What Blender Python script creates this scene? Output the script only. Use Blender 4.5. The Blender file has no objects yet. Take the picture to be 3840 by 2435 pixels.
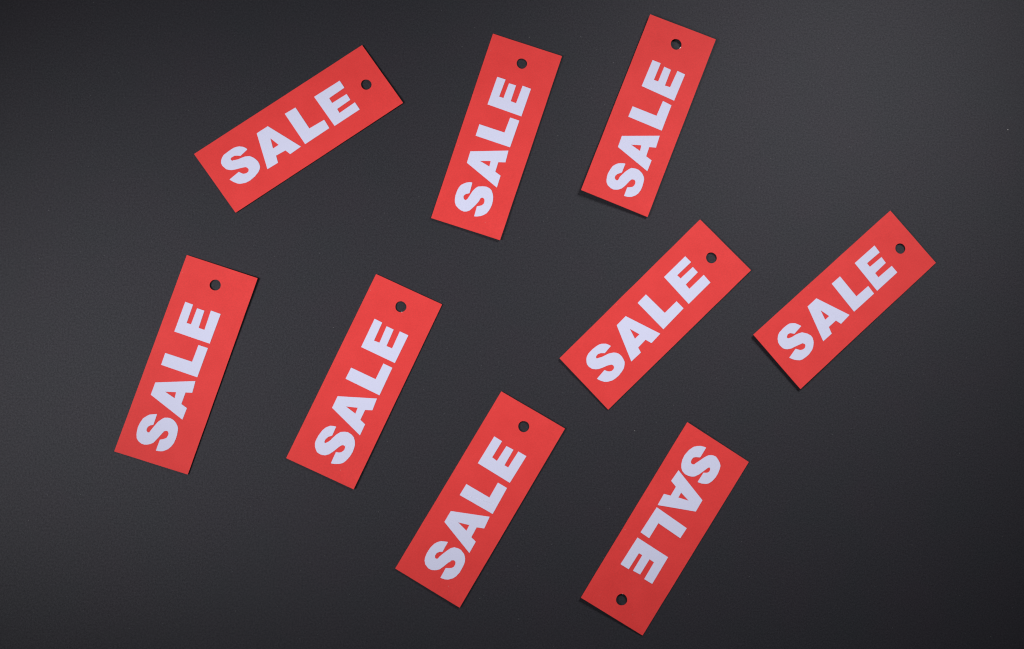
import bpy, bmesh, math, random
from mathutils import Matrix, Vector

# ------------------------------------------------------------------ camera, world, lamps, exposure
C = bpy.context.scene.collection
scene = bpy.context.scene
CAMERA_MATRIX = [[0.994748, 0.0, -0.102353, -0.071533], [-0.011826, 0.993303, -0.114934, -0.080325], [0.101668, 0.115541, 0.988086, 0.690554], [0.0, 0.0, 0.0, 1.0]]
TAG_DATA = {
 'A': dict(
  at=(-0.11094,0.10393),
  rot=-55.25,
  half=(18.9,52.81),
  lift=(0.3,0.6,0.4,0.2),
  corners=[(-18.78,52.67),(19.18,52.66),(19.0,-52.73),(-18.68,-52.93)],
  hole=(0.17,42.22,2.81),
  S=[(-5.45,-28.88),(-6.64,-29.24),(-7.82,-30.0),(-9.1,-31.48),(-9.68,-32.84),(-10.05,-34.15),(-10.1,-35.87),(-9.92,-38.91),(-9.81,-40.54),(-9.12,-42.06),(-8.14,-43.31),(-6.94,-44.21),(-5.29,-44.45),(-2.78,-43.82),(-1.66,-42.82),(-0.71,-41.62),(0.11,-39.66),(0.89,-37.26),(1.78,-35.04),(2.48,-34.45),(3.63,-34.25),(4.55,-34.97),(4.79,-35.81),(4.66,-36.9),(4.13,-37.99),(3.03,-38.71),(1.98,-39.22),(2.72,-45.49),(4.97,-44.49),(6.83,-43.22),(7.67,-42.23),(8.84,-39.52),(9.06,-36.95),(8.62,-33.73),(7.77,-31.11),(6.79,-29.56),(5.79,-28.65),(4.12,-28.14),(2.78,-28.02),(1.25,-28.34),(-0.24,-28.9),(-1.86,-29.95),(-3.0,-32.1),(-3.35,-33.81),(-3.74,-35.88),(-4.32,-37.44),(-4.78,-38.39),(-4.58,-38.68),(-5.44,-39.01),(-6.07,-38.88),(-6.4,-38.17),(-6.33,-36.28),(-5.38,-34.78),(-4.54,-33.78)],
  A=[(-9.85,-13.21),(8.78,-5.15),(9.0,-12.01),(5.99,-12.93),(5.59,-18.53),(9.29,-19.86),(9.07,-26.29),(-9.87,-20.09)],
  Ah=[(-3.73,-15.74),(1.57,-14.15),(1.55,-17.7)],
  L=[(-10.16,4.36),(3.17,4.0),(3.63,13.06),(8.82,12.73),(8.92,-2.56),(-10.44,-2.17)],
  E=[(-9.31,31.77),(-4.79,31.68),(-4.55,21.85),(-1.51,21.64),(-1.31,30.72),(2.36,30.53),(2.59,21.98),(5.08,21.78),(4.79,31.73),(9.4,31.66),(9.42,15.7),(-9.52,15.7)],
 ),
 'B': dict(
  at=(-0.00689,0.10118),
  rot=-18.72,
  half=(19.3,53.32),
  lift=(0.1,0.5,0.8,0.6),
  corners=[(-19.52,52.71),(19.5,53.47),(19.02,-53.23),(-19.03,-53.84)],
  hole=(0.32,42.21,2.86),
  S=[(-4.46,-28.55),(-5.93,-28.88),(-7.14,-29.48),(-8.13,-30.19),(-9.71,-31.77),(-10.39,-33.45),(-10.69,-35.44),(-10.74,-37.43),(-10.65,-39.02),(-10.3,-40.51),(-9.8,-41.86),(-8.82,-43.22),(-7.2,-44.17),(-5.6,-44.78),(-3.89,-44.93),(-2.55,-44.48),(-1.15,-43.41),(-0.03,-41.49),(1.22,-38.9),(2.08,-36.72),(2.18,-35.43),(2.8,-34.64),(3.85,-34.63),(4.47,-35.17),(4.78,-36.13),(4.84,-37.37),(4.1,-38.62),(3.1,-39.29),(1.82,-39.95),(2.11,-45.63),(3.77,-45.09),(5.42,-44.25),(6.66,-43.19),(7.81,-41.9),(8.49,-40.22),(8.91,-38.28),(9.06,-36.61),(8.91,-34.51),(8.51,-32.67),(7.75,-30.96),(6.48,-29.25),(5.38,-28.55),(3.33,-28.22),(1.38,-28.69),(-0.94,-29.65),(-1.82,-30.71),(-2.89,-32.8),(-3.49,-35.25),(-4.08,-37.71),(-4.59,-38.56),(-5.19,-38.86),(-6.07,-38.31),(-6.55,-37.4),(-6.5,-36.76),(-5.82,-35.62),(-4.07,-34.56)],
  A=[(-10.75,-12.86),(8.29,-5.71),(8.75,-12.33),(5.12,-13.52),(5.23,-19.01),(8.54,-20.07),(8.67,-26.85),(-10.53,-19.37)],
  Ah=[(-4.31,-16.11),(1.11,-14.28),(1.38,-17.32)],
  L=[(-10.83,2.77),(3.22,2.94),(3.56,11.79),(8.73,11.8),(8.53,-3.72),(-10.75,-3.84)],
  E=[(-9.9,30.73),(-5.22,30.81),(-5.57,20.72),(-3.16,20.75),(-2.85,29.48),(1.08,29.63),(1.08,20.42),(4.1,20.33),(4.47,30.67),(9.23,30.53),(9.02,14.4),(-10.11,14.59)],
 ),
 'C': dict(
  at=(0.07587,0.11447),
  rot=-22.15,
  half=(19.28,53.21),
  lift=(1.5,0.95,0.7,2.2),
  corners=[(-19.39,51.81),(19.12,53.31),(19.14,-53.43),(-19.43,-53.95)],
  hole=(-0.18,41.92,3.03),
  S=[(-2.37,-30.97),(-3.73,-31.37),(-5.78,-32.25),(-6.89,-33.2),(-8.23,-34.99),(-8.78,-36.92),(-9.23,-39.83),(-9.03,-41.8),(-8.65,-43.5),(-8.08,-44.75),(-6.9,-45.93),(-4.86,-46.72),(-3.27,-46.79),(-1.89,-46.32),(-0.67,-45.67),(0.69,-44.43),(1.65,-42.62),(2.53,-40.56),(3.08,-39.11),(3.66,-37.98),(4.29,-37.47),(5.34,-37.34),(6.11,-37.9),(6.45,-38.88),(6.35,-40.23),(5.76,-41.32),(4.72,-41.99),(3.17,-42.75),(3.21,-47.82),(5.34,-47.47),(7.16,-46.69),(8.99,-44.98),(9.89,-43.47),(10.51,-41.25),(10.61,-39.33),(10.44,-37.17),(10.09,-34.89),(9.25,-33.56),(7.85,-32.29),(5.65,-31.36),(3.79,-31.32),(1.38,-31.98),(0.69,-32.84),(-0.62,-34.71),(-1.65,-36.84),(-2.55,-38.82),(-2.85,-41.16),(-3.74,-41.48),(-4.64,-41.03),(-5.07,-40.28),(-5.02,-39.32),(-4.33,-38.0),(-2.4,-36.32)],
  A=[(-9.56,-17.53),(9.51,-9.23),(9.92,-16.17),(6.42,-17.34),(6.67,-22.75),(10.21,-23.65),(10.12,-30.11),(-9.37,-24.06)],
  Ah=[(-3.2,-20.06),(2.05,-18.14),(2.53,-21.35)],
  L=[(-9.98,0.09),(3.96,0.39),(4.31,9.47),(9.48,9.09),(9.49,-6.14),(-10.12,-6.19)],
  E=[(-9.03,28.47),(-4.29,28.58),(-4.46,18.43),(-1.96,18.58),(-1.82,27.54),(2.2,27.41),(2.27,17.88),(5.2,18.21),(5.76,28.28),(10.29,28.12),(9.92,12.06),(-9.39,12.58)],
 ),
 'D': dict(
  at=(-0.16698,-0.02015),
  rot=-18.73,
  half=(19.11,53.03),
  lift=(0.15,0.8,0.35,0.15),
  corners=[(-18.91,52.85),(19.16,53.02),(19.31,-52.82),(-19.13,-53.2)],
  hole=(-0.05,42.74,2.84),
  S=[(-5.4,-28.85),(-7.01,-29.48),(-8.91,-30.33),(-9.99,-31.43),(-11.29,-33.17),(-11.94,-35.7),(-12.2,-38.02),(-11.91,-40.33),(-11.6,-41.71),(-10.85,-43.5),(-9.53,-44.64),(-7.71,-45.34),(-6.24,-45.37),(-4.91,-44.97),(-3.54,-44.21),(-2.15,-42.96),(-1.14,-40.68),(-0.05,-38.09),(0.83,-35.94),(1.67,-35.45),(2.55,-35.34),(3.33,-36.24),(3.44,-37.31),(3.12,-38.72),(2.0,-39.7),(0.31,-40.61),(0.28,-46.41),(2.62,-46.01),(4.04,-45.36),(5.71,-43.89),(6.75,-42.16),(7.47,-40.07),(7.64,-37.97),(7.58,-35.76),(7.06,-32.77),(6.28,-31.36),(5.0,-30.11),(3.37,-29.16),(1.56,-28.73),(0.33,-28.91),(-1.31,-29.46),(-2.51,-30.73),(-3.71,-32.52),(-4.56,-34.75),(-5.41,-36.98),(-5.94,-38.83),(-6.71,-38.99),(-7.47,-38.5),(-7.74,-37.66),(-7.5,-36.28),(-6.59,-35.24),(-5.32,-34.58)],
  A=[(-11.68,-14.03),(7.07,-7.04),(7.56,-13.17),(4.34,-14.08),(4.3,-20.28),(7.67,-21.36),(7.48,-27.59),(-11.7,-20.64)],
  Ah=[(-5.49,-16.94),(-0.17,-15.41),(0.15,-18.56)],
  L=[(-12.1,1.69),(2.17,1.72),(2.33,10.82),(7.34,10.85),(7.29,-4.93),(-11.99,-4.66)],
  E=[(-11.46,29.71),(-7.26,29.56),(-7.11,19.59),(-4.81,19.71),(-4.67,28.45),(-0.77,28.44),(-0.56,19.16),(2.54,19.13),(2.33,29.58),(7.58,29.45),(7.45,13.28),(-11.49,13.49)],
 ),
 'E': dict(
  at=(-0.07667,-0.02909),
  rot=-25.62,
  half=(18.93,52.85),
  lift=(0.2,0.2,0.7,0.3),
  corners=[(-18.89,52.52),(18.94,53.02),(18.95,-52.76),(-18.9,-52.91)],
  hole=(0.12,42.59,2.9),
  S=[(-2.97,-27.72),(-4.23,-27.98),(-5.9,-28.61),(-7.59,-30.41),(-8.55,-32.48),(-9.15,-35.71),(-9.26,-38.72),(-8.8,-40.47),(-8.02,-41.87),(-6.09,-43.62),(-4.38,-43.9),(-2.88,-43.75),(-1.56,-43.23),(-0.04,-41.91),(1.17,-39.93),(2.24,-37.66),(2.94,-36.25),(3.81,-35.0),(4.74,-34.68),(5.71,-35.06),(5.93,-36.33),(5.59,-37.67),(4.71,-38.71),(3.75,-39.16),(2.58,-39.51),(2.71,-45.75),(4.7,-45.19),(6.77,-44.18),(8.18,-43.03),(9.13,-41.32),(9.97,-38.57),(10.25,-35.88),(10.12,-34.17),(9.75,-32.18),(8.97,-30.57),(7.56,-28.87),(5.89,-28.07),(3.76,-27.75),(2.19,-28.19),(0.32,-29.2),(-1.07,-31.24),(-1.98,-33.44),(-2.64,-35.32),(-3.21,-36.38),(-3.66,-36.88),(-4.16,-37.67),(-4.78,-37.61),(-5.09,-36.96),(-5.04,-35.66),(-4.24,-34.05),(-2.81,-32.74)],
  A=[(-9.11,-13.36),(9.6,-5.86),(10.11,-12.31),(6.65,-13.77),(6.67,-19.35),(9.85,-20.43),(9.92,-26.63),(-9.08,-19.94)],
  Ah=[(-2.95,-16.3),(2.76,-14.35),(2.99,-17.58)],
  L=[(-9.3,2.89),(4.66,2.88),(4.76,11.94),(9.88,11.92),(10.04,-3.81),(-9.37,-3.53)],
  E=[(-9.42,31.01),(-5.0,30.92),(-4.76,20.59),(-1.77,20.83),(-2.12,30.17),(1.92,30.16),(2.27,20.81),(5.4,20.95),(5.2,30.7),(10.07,30.74),(9.99,14.68),(-9.3,14.7)],
 ),
 'F': dict(
  at=(0.07675,0.00584),
  rot=-46.41,
  half=(18.95,54.06),
  lift=(0.4,0.6,0.3,0.7),
  corners=[(-19.34,53.48),(19.24,54.09),(18.53,-54.35),(-18.62,-54.05)],
  hole=(-0.37,43.17,2.96),
  S=[(-4.36,-29.72),(-5.8,-30.19),(-7.08,-30.81),(-8.67,-32.55),(-9.28,-33.84),(-9.67,-35.57),(-9.93,-38.14),(-9.84,-41.18),(-9.24,-42.95),(-8.53,-44.01),(-7.17,-45.23),(-6.12,-45.8),(-4.65,-45.95),(-2.64,-45.47),(-1.28,-44.34),(-0.22,-43.04),(0.74,-40.92),(1.71,-38.34),(2.81,-36.47),(3.68,-36.04),(4.79,-36.31),(5.33,-37.32),(5.34,-38.63),(4.65,-39.83),(3.85,-40.46),(2.29,-41.16),(2.81,-47.33),(4.99,-46.54),(6.93,-45.4),(7.89,-44.23),(9.1,-42.0),(9.5,-40.15),(9.66,-37.71),(9.29,-34.98),(8.81,-33.08),(7.69,-31.37),(6.65,-30.29),(4.92,-29.69),(3.4,-29.36),(1.64,-29.51),(0.18,-30.2),(-0.84,-31.07),(-1.79,-32.5),(-2.45,-33.74),(-2.94,-35.39),(-3.56,-37.37),(-4.66,-39.35),(-4.83,-39.89),(-5.62,-39.76),(-6.01,-38.96),(-6.08,-37.71),(-5.39,-36.27),(-3.92,-34.77)],
  A=[(-10.18,-12.8),(9.31,-5.91),(9.6,-12.89),(6.12,-13.94),(6.31,-19.72),(9.21,-20.55),(9.02,-27.6),(-10.01,-19.72)],
  Ah=[(-3.77,-15.95),(1.82,-14.27),(1.8,-17.68)],
  L=[(-10.89,3.33),(3.13,3.72),(3.11,12.75),(8.41,12.79),(8.81,-3.04),(-10.72,-3.14)],
  E=[(-10.78,33.36),(-6.38,33.43),(-6.52,22.91),(-4.04,23.0),(-3.83,32.26),(0.03,32.17),(0.2,22.72),(3.18,22.52),(3.24,33.53),(8.65,33.26),(8.67,16.5),(-10.75,17.03)],
 ),
 'G': dict(
  at=(0.1814,0.01411),
  rot=-49.04,
  half=(19.03,52.14),
  lift=(0.6,0.2,1.1,1.3),
  corners=[(-18.96,51.92),(18.77,51.7),(18.96,-52.77),(-19.38,-52.41)],
  hole=(-0.03,41.81,2.87),
  S=[(-5.46,-29.25),(-7.17,-29.98),(-8.81,-30.83),(-9.94,-32.14),(-10.7,-33.33),(-11.02,-34.94),(-11.16,-37.43),(-10.84,-40.94),(-10.05,-42.63),(-8.93,-43.91),(-7.23,-45.04),(-5.49,-45.36),(-3.42,-45.17),(-2.28,-44.57),(-1.43,-43.72),(-0.23,-41.75),(0.34,-39.67),(1.19,-36.89),(1.77,-35.05),(3.11,-34.41),(3.85,-34.86),(4.48,-35.93),(4.3,-37.43),(3.57,-38.66),(2.53,-39.34),(1.4,-40.05),(2.63,-45.99),(4.23,-45.23),(5.62,-44.4),(7.45,-42.55),(8.11,-41.02),(8.43,-38.47),(8.42,-36.3),(7.84,-33.61),(7.01,-31.99),(5.58,-30.28),(4.48,-29.48),(3.02,-28.83),(1.71,-28.79),(-0.28,-29.54),(-2.71,-31.31),(-3.54,-33.16),(-4.12,-35.0),(-4.45,-37.06),(-4.88,-38.33),(-5.37,-39.42),(-6.08,-39.58),(-6.67,-38.98),(-7.09,-37.92),(-6.73,-36.59),(-5.81,-35.79),(-4.88,-35.05)],
  A=[(-10.91,-12.63),(7.73,-4.86),(8.13,-11.8),(4.95,-12.68),(4.93,-18.09),(8.59,-19.34),(8.5,-25.7),(-10.86,-19.39)],
  Ah=[(-4.66,-15.3),(0.78,-13.9),(0.76,-16.92)],
  L=[(-11.02,5.55),(2.9,4.99),(3.11,13.9),(8.24,13.5),(8.12,-1.71),(-11.13,-0.72)],
  E=[(-10.75,31.85),(-6.1,31.47),(-6.4,21.97),(-3.9,21.84),(-3.56,30.47),(0.34,30.13),(0.5,21.68),(3.41,21.53),(3.71,31.52),(8.35,31.43),(8.29,15.88),(-10.94,16.78)],
 ),
 'H': dict(
  at=(-0.01719,-0.09012),
  rot=-31.55,
  half=(19.26,53.04),
  lift=(0.3,0.6,0.6,0.2),
  corners=[(-19.31,52.67),(19.19,53.25),(19.15,-53.1),(-19.27,-52.92)],
  hole=(0.13,43.01,2.92),
  S=[(-3.08,-27.77),(-4.75,-28.47),(-6.38,-29.23),(-7.67,-30.55),(-8.7,-32.29),(-9.38,-34.95),(-9.47,-38.07),(-9.14,-40.33),(-8.49,-41.98),(-7.31,-43.33),(-4.96,-44.29),(-3.15,-44.18),(-1.83,-43.62),(-0.8,-42.92),(0.4,-41.8),(1.44,-39.39),(2.55,-36.39),(2.89,-36.09),(3.26,-34.81),(3.99,-34.28),(4.88,-34.2),(5.6,-34.7),(5.99,-35.69),(6.0,-36.91),(5.55,-37.89),(4.07,-38.91),(2.73,-39.62),(2.91,-45.25),(5.13,-44.8),(6.76,-44.05),(8.58,-42.23),(9.53,-40.34),(10.01,-38.02),(9.99,-35.58),(9.83,-33.22),(9.29,-31.29),(8.39,-29.98),(7.19,-28.84),(4.71,-27.85),(3.06,-27.9),(1.02,-28.49),(-0.22,-29.74),(-1.17,-31.63),(-2.02,-33.67),(-2.89,-36.02),(-3.28,-37.79),(-3.91,-38.12),(-4.75,-37.94),(-5.25,-37.01),(-5.09,-35.48),(-4.31,-34.37),(-2.95,-33.5)],
  A=[(-9.94,-13.64),(8.78,-5.9),(9.38,-12.49),(5.76,-13.94),(5.99,-19.61),(9.13,-20.43),(9.22,-27.02),(-9.93,-20.05)],
  Ah=[(-3.73,-16.63),(1.93,-14.91),(2.1,-18.11)],
  L=[(-10.18,2.26),(3.6,2.44),(3.44,11.27),(8.92,11.3),(9.35,-3.91),(-10.26,-4.34)],
  E=[(-10.43,30.71),(-5.68,30.65),(-5.78,20.87),(-2.75,20.57),(-2.43,29.68),(1.69,29.94),(1.75,20.63),(4.03,20.67),(4.32,30.46),(9.17,30.55),(8.81,14.31),(-10.62,14.45)],
 ),
 'I': dict(
  at=(0.07927,-0.10707),
  rot=-33.36,
  half=(19.08,53.38),
  lift=(0.9,0.1,0.12,1.2),
  corners=[(-19.64,53.12),(19.32,53.36),(18.62,-52.94),(-19.0,-53.84)],
  hole=(-0.36,-43.39,2.97),
  S=[(-4.03,47.3),(-5.43,46.98),(-7.05,46.38),(-8.44,45.41),(-9.96,43.95),(-11.14,41.23),(-11.74,37.59),(-11.41,34.76),(-10.64,32.65),(-9.67,31.11),(-8.41,29.97),(-6.36,29.34),(-4.1,29.6),(-2.33,30.3),(-1.28,31.09),(0.19,33.33),(1.22,35.94),(2.42,38.99),(3.01,39.48),(3.8,38.9),(4.03,37.64),(3.5,36.54),(2.76,35.96),(1.67,35.41),(1.57,29.45),(3.99,30.07),(5.97,31.15),(7.07,32.22),(7.98,34.32),(8.44,36.78),(8.44,39.28),(7.98,41.81),(7.43,43.41),(6.34,44.45),(4.59,45.49),(2.86,46.12),(1.26,45.85),(0.07,45.26),(-0.96,44.42),(-2.06,42.63),(-3.07,40.35),(-4.47,37.27),(-4.84,36.27),(-5.6,35.89),(-6.47,35.88),(-7.02,36.5),(-7.33,37.6),(-7.12,39.04),(-6.32,39.88),(-4.03,41.18)],
  A=[(-10.26,29.2),(8.78,22.85),(8.86,15.94),(-10.06,7.87),(-10.33,14.56),(-6.8,15.75),(-6.88,21.15),(-10.67,22.39)],
  Ah=[(-2.94,20.09),(2.62,18.65),(-2.83,17.13)],
  L=[(-9.86,6.67),(9.37,6.04),(9.16,-0.21),(-4.78,0.14),(-4.81,-9.08),(-10.26,-8.92)],
  E=[(-10.2,-12.06),(8.86,-11.97),(8.96,-28.05),(4.1,-28.22),(3.94,-18.16),(1.1,-18.1),(1.02,-27.36),(-3.17,-27.73),(-3.24,-18.39),(-5.28,-18.45),(-5.5,-28.32),(-10.5,-28.41)],
 ),
}
LINT = [(0.27828, 0.109, 0.5), (0.01125, 0.15601, 0.4), (0.06408, -0.05617, 0.4), (-0.23743, 0.10067, 0.3), (0.02592, 0.10206, 0.3), (-0.0653, -0.06046, 0.28), (0.12349, -0.13276, 0.25), (0.25309, -0.16657, 0.25), (-0.09301, -0.00146, 0.3)]
cam_data = bpy.data.cameras.new("camera")
cam_data.sensor_width = 36.0
cam_data.lens = 46.8
cam_data.clip_start = 0.01
cam_data.clip_end = 50.0
cam = bpy.data.objects.new("camera", cam_data)
cam.matrix_world = Matrix(CAMERA_MATRIX)
C.objects.link(cam)
scene.camera = cam

world = bpy.data.worlds.new("World")
scene.world = world
world.use_nodes = True
world.node_tree.nodes["Background"].inputs["Color"].default_value = (0.62, 0.68, 0.85, 1)
world.node_tree.nodes["Background"].inputs["Strength"].default_value = 0.006

scene.view_settings.view_transform = 'Standard'
scene.view_settings.look = 'None'
scene.view_settings.exposure = 0.0
scene.view_settings.gamma = 1.0
scene.cycles.pixel_filter_type = 'BLACKMAN_HARRIS'
scene.cycles.filter_width = 1.15


def softbox(name, loc, aim, size, watts, spread):
    ld = bpy.data.lights.new(name, 'AREA')
    ld.shape = 'RECTANGLE'
    ld.size, ld.size_y = size
    ld.energy = watts
    ld.color = (0.99, 0.98, 1.0)
    ld.spread = math.radians(spread)
    lo = bpy.data.objects.new(name, ld)
    lo.location = loc
    lo.rotation_euler = (Vector(aim) - Vector(loc)).to_track_quat('-Z', 'Y').to_euler()
    C.objects.link(lo)
    return lo


softbox("softbox", (-0.613, -0.098, 0.461), (0.042, 0.09, 0.0), (0.25, 0.25), 0.82, 53)
softbox("softbox", (0.431, 0.513, 0.529), (0.105, -0.105, 0.0), (0.25, 0.25), 0.46, 48)


# ------------------------------------------------------------------ materials
def new_mat(name):
    m = bpy.data.materials.new(name)
    m.use_nodes = True
    nt = m.node_tree
    return m, nt, nt.nodes["Principled BSDF"]


def noise(nt, scale, detail=3.0, rough=0.6, coord='Object'):
    tc = nt.nodes.new("ShaderNodeTexCoord")
    n = nt.nodes.new("ShaderNodeTexNoise")
    n.inputs["Scale"].default_value = scale
    n.inputs["Detail"].default_value = detail
    n.inputs["Roughness"].default_value = rough
    nt.links.new(tc.outputs[coord], n.inputs["Vector"])
    return n


def ramp(nt, src, stops):
    r = nt.nodes.new("ShaderNodeValToRGB")
    el = r.color_ramp.elements
    while len(el) < len(stops):
        el.new(0.5)
    for e, (p, c) in zip(el, stops):
        e.position = p
        e.color = (*c, 1)
    nt.links.new(src, r.inputs["Fac"])
    return r


def bump(nt, bsdf, src, strength, dist):
    b = nt.nodes.new("ShaderNodeBump")
    b.inputs["Strength"].default_value = strength
    b.inputs["Distance"].default_value = dist
    nt.links.new(src, b.inputs["Height"])
    nt.links.new(b.outputs["Normal"], bsdf.inputs["Normal"])


def scaled(c, k):
    return tuple(v * k for v in c)


def table_material():
    m, nt, bs = new_mat("black paper")
    base = (0.0087, 0.0084, 0.0120)
    fine = noise(nt, 2100.0, 2.0, 0.65)
    r = ramp(nt, fine.outputs["Fac"], [(0.28, scaled(base, 0.62)), (0.5, base), (0.72, scaled(base, 1.5))])
    # greenish to purplish cloudiness in the dye
    cloud = noise(nt, 26.0, 5.0, 0.62)
    tint = ramp(nt, cloud.outputs["Fac"], [(0.34, (0.87, 1.05, 1.0)), (0.66, (1.13, 0.97, 1.05))])
    mx = nt.nodes.new("ShaderNodeMix")
    mx.data_type = 'RGBA'
    mx.blend_type = 'MULTIPLY'
    mx.inputs["Factor"].default_value = 1.0
    nt.links.new(r.outputs["Color"], mx.inputs["A"])
    nt.links.new(tint.outputs["Color"], mx.inputs["B"])
    felt = noise(nt, 1050.0, 3.0, 0.65)
    # sparse pale grains pressed in the paper
    tc = nt.nodes.new("ShaderNodeTexCoord")
    vo = nt.nodes.new("ShaderNodeTexVoronoi")
    vo.inputs["Scale"].default_value = 560.0
    nt.links.new(tc.outputs["Object"], vo.inputs["Vector"])
    grain = ramp(nt, vo.outputs["Distance"], [(0.06, (1, 1, 1)), (0.13, (0, 0, 0))])
    pick = ramp(nt, vo.outputs["Color"], [(0.80, (0, 0, 0)), (0.95, (1, 1, 1))])
    mul = nt.nodes.new("ShaderNodeMath")
    mul.operation = 'MULTIPLY'
    nt.links.new(grain.outputs["Color"], mul.inputs[0])
    nt.links.new(pick.outputs["Color"], mul.inputs[1])
    m2 = nt.nodes.new("ShaderNodeMix")
    m2.data_type = 'RGBA'
    nt.links.new(mul.outputs[0], m2.inputs["Factor"])
    nt.links.new(mx.outputs["Result"], m2.inputs["A"])
    m2.inputs["B"].default_value = (0.11, 0.11, 0.115, 1)
    nt.links.new(m2.outputs["Result"], bs.inputs["Base Color"])
    rr = nt.nodes.new("ShaderNodeMapRange")
    rr.inputs["To Min"].default_value = 0.55
    rr.inputs["To Max"].default_value = 0.66
    nt.links.new(fine.outputs["Fac"], rr.inputs["Value"])
    # the felted paper is glossier on its raised fibres than in the pits between them
    sl = nt.nodes.new("ShaderNodeMapRange")
    sl.inputs["From Min"].default_value = 0.28
    sl.inputs["From Max"].default_value = 0.72
    sl.inputs["To Min"].default_value = 0.41
    sl.inputs["To Max"].default_value = 0.74
    nt.links.new(felt.outputs["Fac"], sl.inputs["Value"])
    nt.links.new(sl.outputs["Result"], bs.inputs["Specular IOR Level"])
    bs.inputs["Specular Tint"].default_value = (0.945, 0.937, 1.0, 1)
    nt.links.new(rr.outputs["Result"], bs.inputs["Roughness"])
    relief = noise(nt, 1500.0, 3.0, 0.6)
    bump(nt, bs, relief.outputs["Fac"], 0.5, 0.00008)
    return m


def card_material():
    m, nt, bs = new_mat("red card")
    base = (0.715, 0.0425, 0.0400)
    fine = noise(nt, 1500.0, 2.0, 0.6)
    r = ramp(nt, fine.outputs["Fac"], [(0.3, scaled(base, 0.93)), (0.5, base), (0.7, scaled(base, 1.06))])
    cloud = noise(nt, 55.0, 4.0, 0.6)
    t = ramp(nt, cloud.outputs["Fac"], [(0.35, (0.955, 0.93, 0.92)), (0.65, (1.015, 1.06, 1.06))])
    mx = nt.nodes.new("ShaderNodeMix")
    mx.data_type = 'RGBA'
    mx.blend_type = 'MULTIPLY'
    mx.inputs["Factor"].default_value = 1.0
    nt.links.new(r.outputs["Color"], mx.inputs["A"])
    nt.links.new(t.outputs["Color"], mx.inputs["B"])
    # rare pale fibres
    sp = noise(nt, 480.0, 1.0, 0.5)
    s = ramp(nt, sp.outputs["Fac"], [(0.80, (0, 0, 0)), (0.84, (0.25, 0.25, 0.25))])
    m2 = nt.nodes.new("ShaderNodeMix")
    m2.data_type = 'RGBA'
    nt.links.new(s.outputs["Color"], m2.inputs["Factor"])
    nt.links.new(mx.outputs["Result"], m2.inputs["A"])
    m2.inputs["B"].default_value = (0.80, 0.34, 0.30, 1)
    nt.links.new(m2.outputs["Result"], bs.inputs["Base Color"])
    bs.inputs["Roughness"].default_value = 0.62
    bs.inputs["Specular IOR Level"].default_value = 0.3
    bump(nt, bs, fine.outputs["Fac"], 0.25, 0.00004)
    return m


def letter_material():
    m, nt, bs = new_mat("white paper")
    base = (0.615, 0.63, 0.80)
    fine = noise(nt, 1300.0, 2.0, 0.6)
    r = ramp(nt, fine.outputs["Fac"], [(0.3, scaled(base, 0.975)), (0.7, scaled(base, 1.02))])
    # a few grey scuffs
    sc = noise(nt, 170.0, 3.0, 0.7)
    s = ramp(nt, sc.outputs["Fac"], [(0.73, (0, 0, 0)), (0.80, (0.35, 0.35, 0.35))])
    m2 = nt.nodes.new("ShaderNodeMix")
    m2.data_type = 'RGBA'
    nt.links.new(s.outputs["Color"], m2.inputs["Factor"])
    nt.links.new(r.outputs["Color"], m2.inputs["A"])
    m2.inputs["B"].default_value = (0.42, 0.40, 0.50, 1)
    nt.links.new(m2.outputs["Result"], bs.inputs["Base Color"])
    bs.inputs["Roughness"].default_value = 0.7
    bs.inputs["Specular IOR Level"].default_value = 0.25
    bump(nt, bs, fine.outputs["Fac"], 0.2, 0.00003)
    return m


def plain_material(name, col, rough=0.8):
    m, nt, bs = new_mat(name)
    f = noise(nt, 3000.0)
    r = ramp(nt, f.outputs["Fac"], [(0.3, scaled(col, 0.85)), (0.7, col)])
    nt.links.new(r.outputs["Color"], bs.inputs["Base Color"])
    bs.inputs["Roughness"].default_value = rough
    return m


MAT_TABLE = table_material()
MAT_CARD = card_material()
MAT_LETTER = letter_material()
MAT_FIBRE = plain_material("white fibre", (0.85, 0.83, 0.80))


# ------------------------------------------------------------------ the table top (one wide sheet)
def build_table():
    bm = bmesh.new()
    nx, ny = 40, 32
    rows = []
    for j in range(ny + 1):
        row = []
        for i in range(nx + 1):
            row.append(bm.verts.new((-1.0 + 2.0 * i / nx, -0.8 + 1.6 * j / ny, 0.0)))
        rows.append(row)
    for j in range(ny):
        for i in range(nx):
            bm.faces.new((rows[j][i], rows[j][i + 1], rows[j + 1][i + 1], rows[j + 1][i]))
    g = bmesh.ops.extrude_face_region(bm, geom=bm.faces[:])
    for v in g['geom']:
        if isinstance(v, bmesh.types.BMVert):
            v.co.z -= 0.004
    bmesh.ops.recalc_face_normals(bm, faces=bm.faces)
    me = bpy.data.meshes.new("table")
    bm.to_mesh(me)
    bm.free()
    me.materials.append(MAT_TABLE)
    o = bpy.data.objects.new("table", me)
    o["kind"] = "structure"
    o["label"] = "matt black paper surface of the table under the tags"
    C.objects.link(o)


build_table()

# ------------------------------------------------------------------ sale tags
CARD_THICK = 0.35e-3
LETTER_THICK = 0.10e-3


def bend(data, x, y):
    """Height (m) of the sheet's underside above the table: each corner lifts by its own amount."""
    hx, hy = data['half'][0] * 1e-3, data['half'][1] * 1e-3
    u = max(-1.0, min(1.0, x / hx))
    v = max(-1.0, min(1.0, y / hy))
    a, b = (1 - u) / 2, (1 + u) / 2
    c, d = ((1 - v) / 2) ** 1.8, ((1 + v) / 2) ** 1.8
    tl, tr, br, bl = data['lift']
    return (tl * a * d + tr * b * d + br * b * c + bl * a * c) * 1e-3


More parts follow.
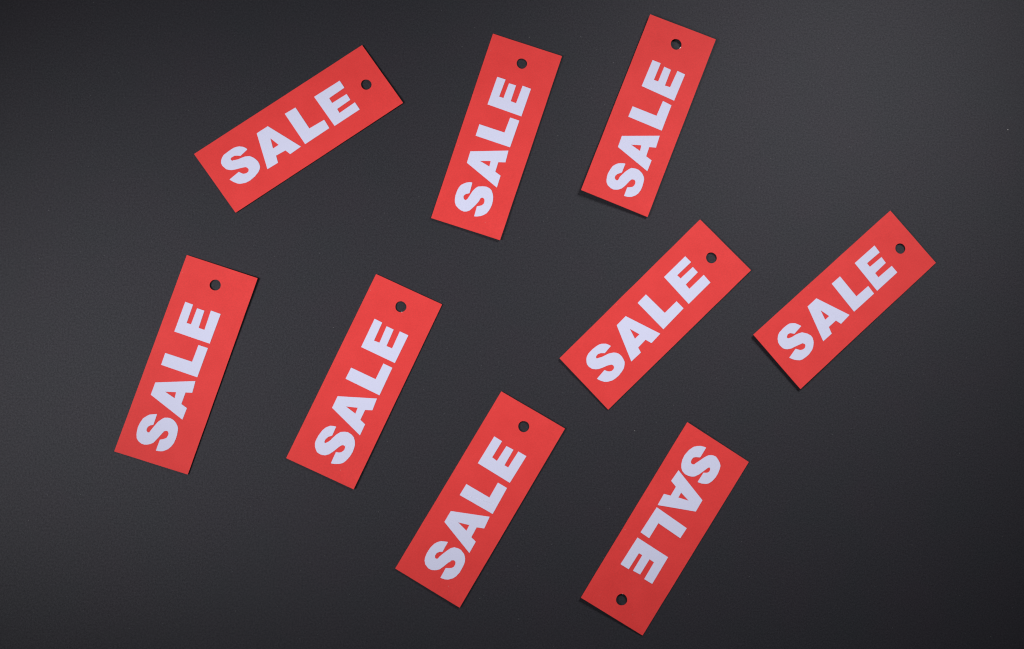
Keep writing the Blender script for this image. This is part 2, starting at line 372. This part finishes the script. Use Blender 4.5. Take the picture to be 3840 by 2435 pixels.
def rounded(points, radius, steps=2):
    """Outline points (mm) with slightly blunted corners where scissors leave them blunt."""
    out = []
    n = len(points)
    for i in range(n):
        p0, p1, p2 = (Vector(points[i - 1]), Vector(points[i]), Vector(points[(i + 1) % n]))
        d0, d2 = p0 - p1, p2 - p1
        r = min(radius, d0.length * 0.35, d2.length * 0.35)
        q0, q2 = p1 + d0.normalized() * r, p1 + d2.normalized() * r
        for k in range(steps + 1):
            t = k / steps
            out.append(tuple(q0 * (1 - t) ** 2 + p1 * 2 * t * (1 - t) + q2 * t * t))
    return out


def resampled(points, step, rng, wander):
    """Straight cut edges broken into short runs that wander by a few hundredths of a millimetre."""
    out = []
    n = len(points)
    for i in range(n):
        p, q = Vector(points[i]), Vector(points[(i + 1) % n])
        L = (q - p).length
        k = max(1, int(L / step))
        nrm = Vector((-(q - p).y, (q - p).x)) / max(L, 1e-9)
        for s in range(k):
            off = 0.0 if s == 0 else rng.uniform(-wander, wander)
            out.append(tuple(p + (q - p) * (s / k) + nrm * off))
    return out


def sheet(name, loops, data, z0, thick, mat, parent, cell=3.0):
    """A thin sheet cut to the loops (outline first, then holes; mm), bent like its tag, as ONE mesh."""
    bm = bmesh.new()
    edges = []
    for lp in loops:
        vs = [bm.verts.new((x * 1e-3, y * 1e-3, 0.0)) for x, y in lp]
        for i in range(len(vs)):
            edges.append(bm.edges.new((vs[i], vs[(i + 1) % len(vs)])))
    bmesh.ops.triangle_fill(bm, use_beauty=True, use_dissolve=False, edges=edges)
    xs = [p[0] for p in loops[0]]
    ys = [p[1] for p in loops[0]]
    for axis, lo, hi in ((0, min(xs), max(xs)), (1, min(ys), max(ys))):
        c = math.floor(lo / cell) * cell + 0.37
        while c < hi:
            if c > lo:
                no = (1, 0, 0) if axis == 0 else (0, 1, 0)
                co = (c * 1e-3, 0, 0) if axis == 0 else (0, c * 1e-3, 0)
                bmesh.ops.bisect_plane(bm, geom=bm.verts[:] + bm.edges[:] + bm.faces[:],
                                       plane_co=co, plane_no=no, dist=1e-7)
            c += cell
    for f in bm.faces:
        if f.normal.z < 0:
            f.normal_flip()
    bm.normal_update()
    for f in bm.faces:
        if f.normal.z < 0:
            f.normal_flip()
    g = bmesh.ops.extrude_face_region(bm, geom=bm.faces[:])
    top = {e for e in g['geom'] if isinstance(e, bmesh.types.BMVert)}
    for v in bm.verts:
        z = z0 + bend(data, v.co.x, v.co.y)
        v.co.z = z + (thick if v in top else 0.0)
    bmesh.ops.recalc_face_normals(bm, faces=bm.faces)
    for f in bm.faces:
        f.smooth = abs(f.normal.z) > 0.7
    for e in bm.edges:
        if len(e.link_faces) == 2 and e.calc_face_angle(0) > 0.6:
            e.smooth = False
    me = bpy.data.meshes.new(name)
    bm.to_mesh(me)
    bm.free()
    me.materials.append(mat)
    o = bpy.data.objects.new(name, me)
    o.parent = parent
    C.objects.link(o)
    return o


LABELS = {
    'A': "red SALE tag in the upper left, slanted, hole at its right end",
    'B': "steep red SALE tag top centre, between the slanted upper left tag and the topmost tag",
    'C': "topmost red SALE tag, bottom end raised, torn white fleck in its hole",
    'D': "leftmost red SALE tag, steep, its upper right corner lifted off the table",
    'E': "red SALE tag in the middle row between the leftmost tag and the bottom centre tag",
    'F': "red SALE tag at forty five degrees, its upper corner just below the topmost tag",
    'G': "rightmost red SALE tag, slanted, its lower left end lifted over a dark shadow",
    'H': "bottom centre red SALE tag reading upward, its hole at the upper end",
    'I': "upside down red SALE tag at the bottom right, hole at its lower end",
}
CUT_SIDE = {'A': 0.03, 'B': 0.05, 'C': 0.04, 'D': 0.03, 'E': 0.03, 'F': 0.05, 'G': 0.05, 'H': 0.04, 'I': 0.04}
BURRS = {'C': [(-38, 0.75, 0.16), (-50, 0.35, 0.08)], 'E': [(-80, 0.5, 0.1)], 'I': [(80, 0.3, 0.06)]}


def burr(name, data, ang_world, length, width, parent, rot):
    """A shred of torn white core sticking into the punched hole."""
    hx, hy, r = data['hole']
    a = math.radians(ang_world - rot)
    bm = bmesh.new()
    rad, tan = Vector((math.cos(a), math.sin(a))), Vector((-math.sin(a), math.cos(a)))
    base = Vector((hx, hy)) + rad * (r + 0.05)
    pts = [base - tan * length / 2, base - tan * length * 0.2 - rad * width * 2.4,
           base + tan * length * 0.1 - rad * width * 1.5, base + tan * length * 0.3 - rad * width * 2.9,
           base + tan * length / 2]
    top, bot = [], []
    for p in pts:
        z = bend(data, p.x * 1e-3, p.y * 1e-3) + CARD_THICK
        top.append(bm.verts.new((p.x * 1e-3, p.y * 1e-3, z + 0.00006)))
        bot.append(bm.verts.new((p.x * 1e-3, p.y * 1e-3, z - 0.00018)))
    bm.faces.new(top)
    bm.faces.new(bot[::-1])
    for i in range(len(pts)):
        j = (i + 1) % len(pts)
        bm.faces.new((top[i], bot[i], bot[j], top[j]))
    bmesh.ops.recalc_face_normals(bm, faces=bm.faces)
    me = bpy.data.meshes.new(name)
    bm.to_mesh(me)
    bm.free()
    me.materials.append(MAT_FIBRE)
    o = bpy.data.objects.new(name, me)
    o.parent = parent
    C.objects.link(o)


def build_tag(key, data):
    rng = random.Random(ord(key))
    root = bpy.data.objects.new("sale_tag", None)
    root.empty_display_size = 0.01
    root.location = (*data['at'], 0.0)
    root.rotation_euler = (0, 0, math.radians(data['rot']))
    root["label"] = LABELS[key]
    root["category"] = "price tag"
    root["group"] = "red sale tags scattered on the black table"
    C.objects.link(root)
    outline = resampled(rounded(data['corners'], 0.25, 2), 9.0, rng, CUT_SIDE[key])
    cx, cy, r = data['hole']
    n = 44
    ph = rng.uniform(0, 6)
    hole = []
    for i in range(n):
        a = -2 * math.pi * i / n
        rr = r * (1 + 0.012 * math.sin(3 * a + ph) + rng.uniform(-0.009, 0.009))
        hole.append((cx + rr * math.cos(a), cy + rr * math.sin(a)))
    gap = 0.00004
    card = sheet("card", [outline, hole], data, gap, CARD_THICK, MAT_CARD, root)
    for ch, loops in (('S', [data['S']]), ('A', [data['A'], data['Ah']]), ('L', [data['L']]), ('E', [data['E']])):
        ls = []
        for q in loops:
            ls.append(rounded(q, 0.22 if ch == 'S' else 0.09, 2))
        o = sheet("letter", ls, data, gap + CARD_THICK + 0.00001, LETTER_THICK, MAT_LETTER, root)
        o["label"] = "white paper letter " + ch
    for (a, ln, w) in BURRS.get(key, []):
        burr("paper_burr", data, a, ln, w, card, data['rot'])


for key in sorted(TAG_DATA):
    build_tag(key, TAG_DATA[key])


# ------------------------------------------------------------------ specks of lint on the table
def build_lint():
    rng = random.Random(5)
    bm = bmesh.new()
    spots = [(x, y, s * (1.0 if s > 0.45 else 0.6)) for x, y, s in LINT]
    for _ in range(16):
        spots.append((rng.uniform(-0.3, 0.32), rng.uniform(-0.2, 0.2), rng.uniform(0.06, 0.11)))
    for x, y, s in spots:
        blocked = False
        for d in TAG_DATA.values():
            q = Vector((x - d['at'][0], y - d['at'][1]))
            q.rotate(Matrix.Rotation(-math.radians(d['rot']), 2))
            if abs(q.x) < d['half'][0] * 1e-3 + 5e-4 and abs(q.y) < d['half'][1] * 1e-3 + 5e-4:
                blocked = True
        if blocked:
            continue
        r = s * 0.5e-3
        g = bmesh.ops.create_icosphere(bm, subdivisions=1, radius=r)
        for v in g['verts']:
            v.co = Vector((v.co.x * rng.uniform(0.8, 1.3), v.co.y * rng.uniform(0.7, 1.1), v.co.z * 0.6))
            v.co += Vector((x, y, r * 0.55))
    me = bpy.data.meshes.new("lint")
    bm.to_mesh(me)
    bm.free()
    me.materials.append(MAT_FIBRE)
    o = bpy.data.objects.new("lint", me)
    o["kind"] = "stuff"
    o["label"] = "tiny pale specks of dust and lint scattered on the black table"
    o["category"] = "dust"
    C.objects.link(o)


build_lint()
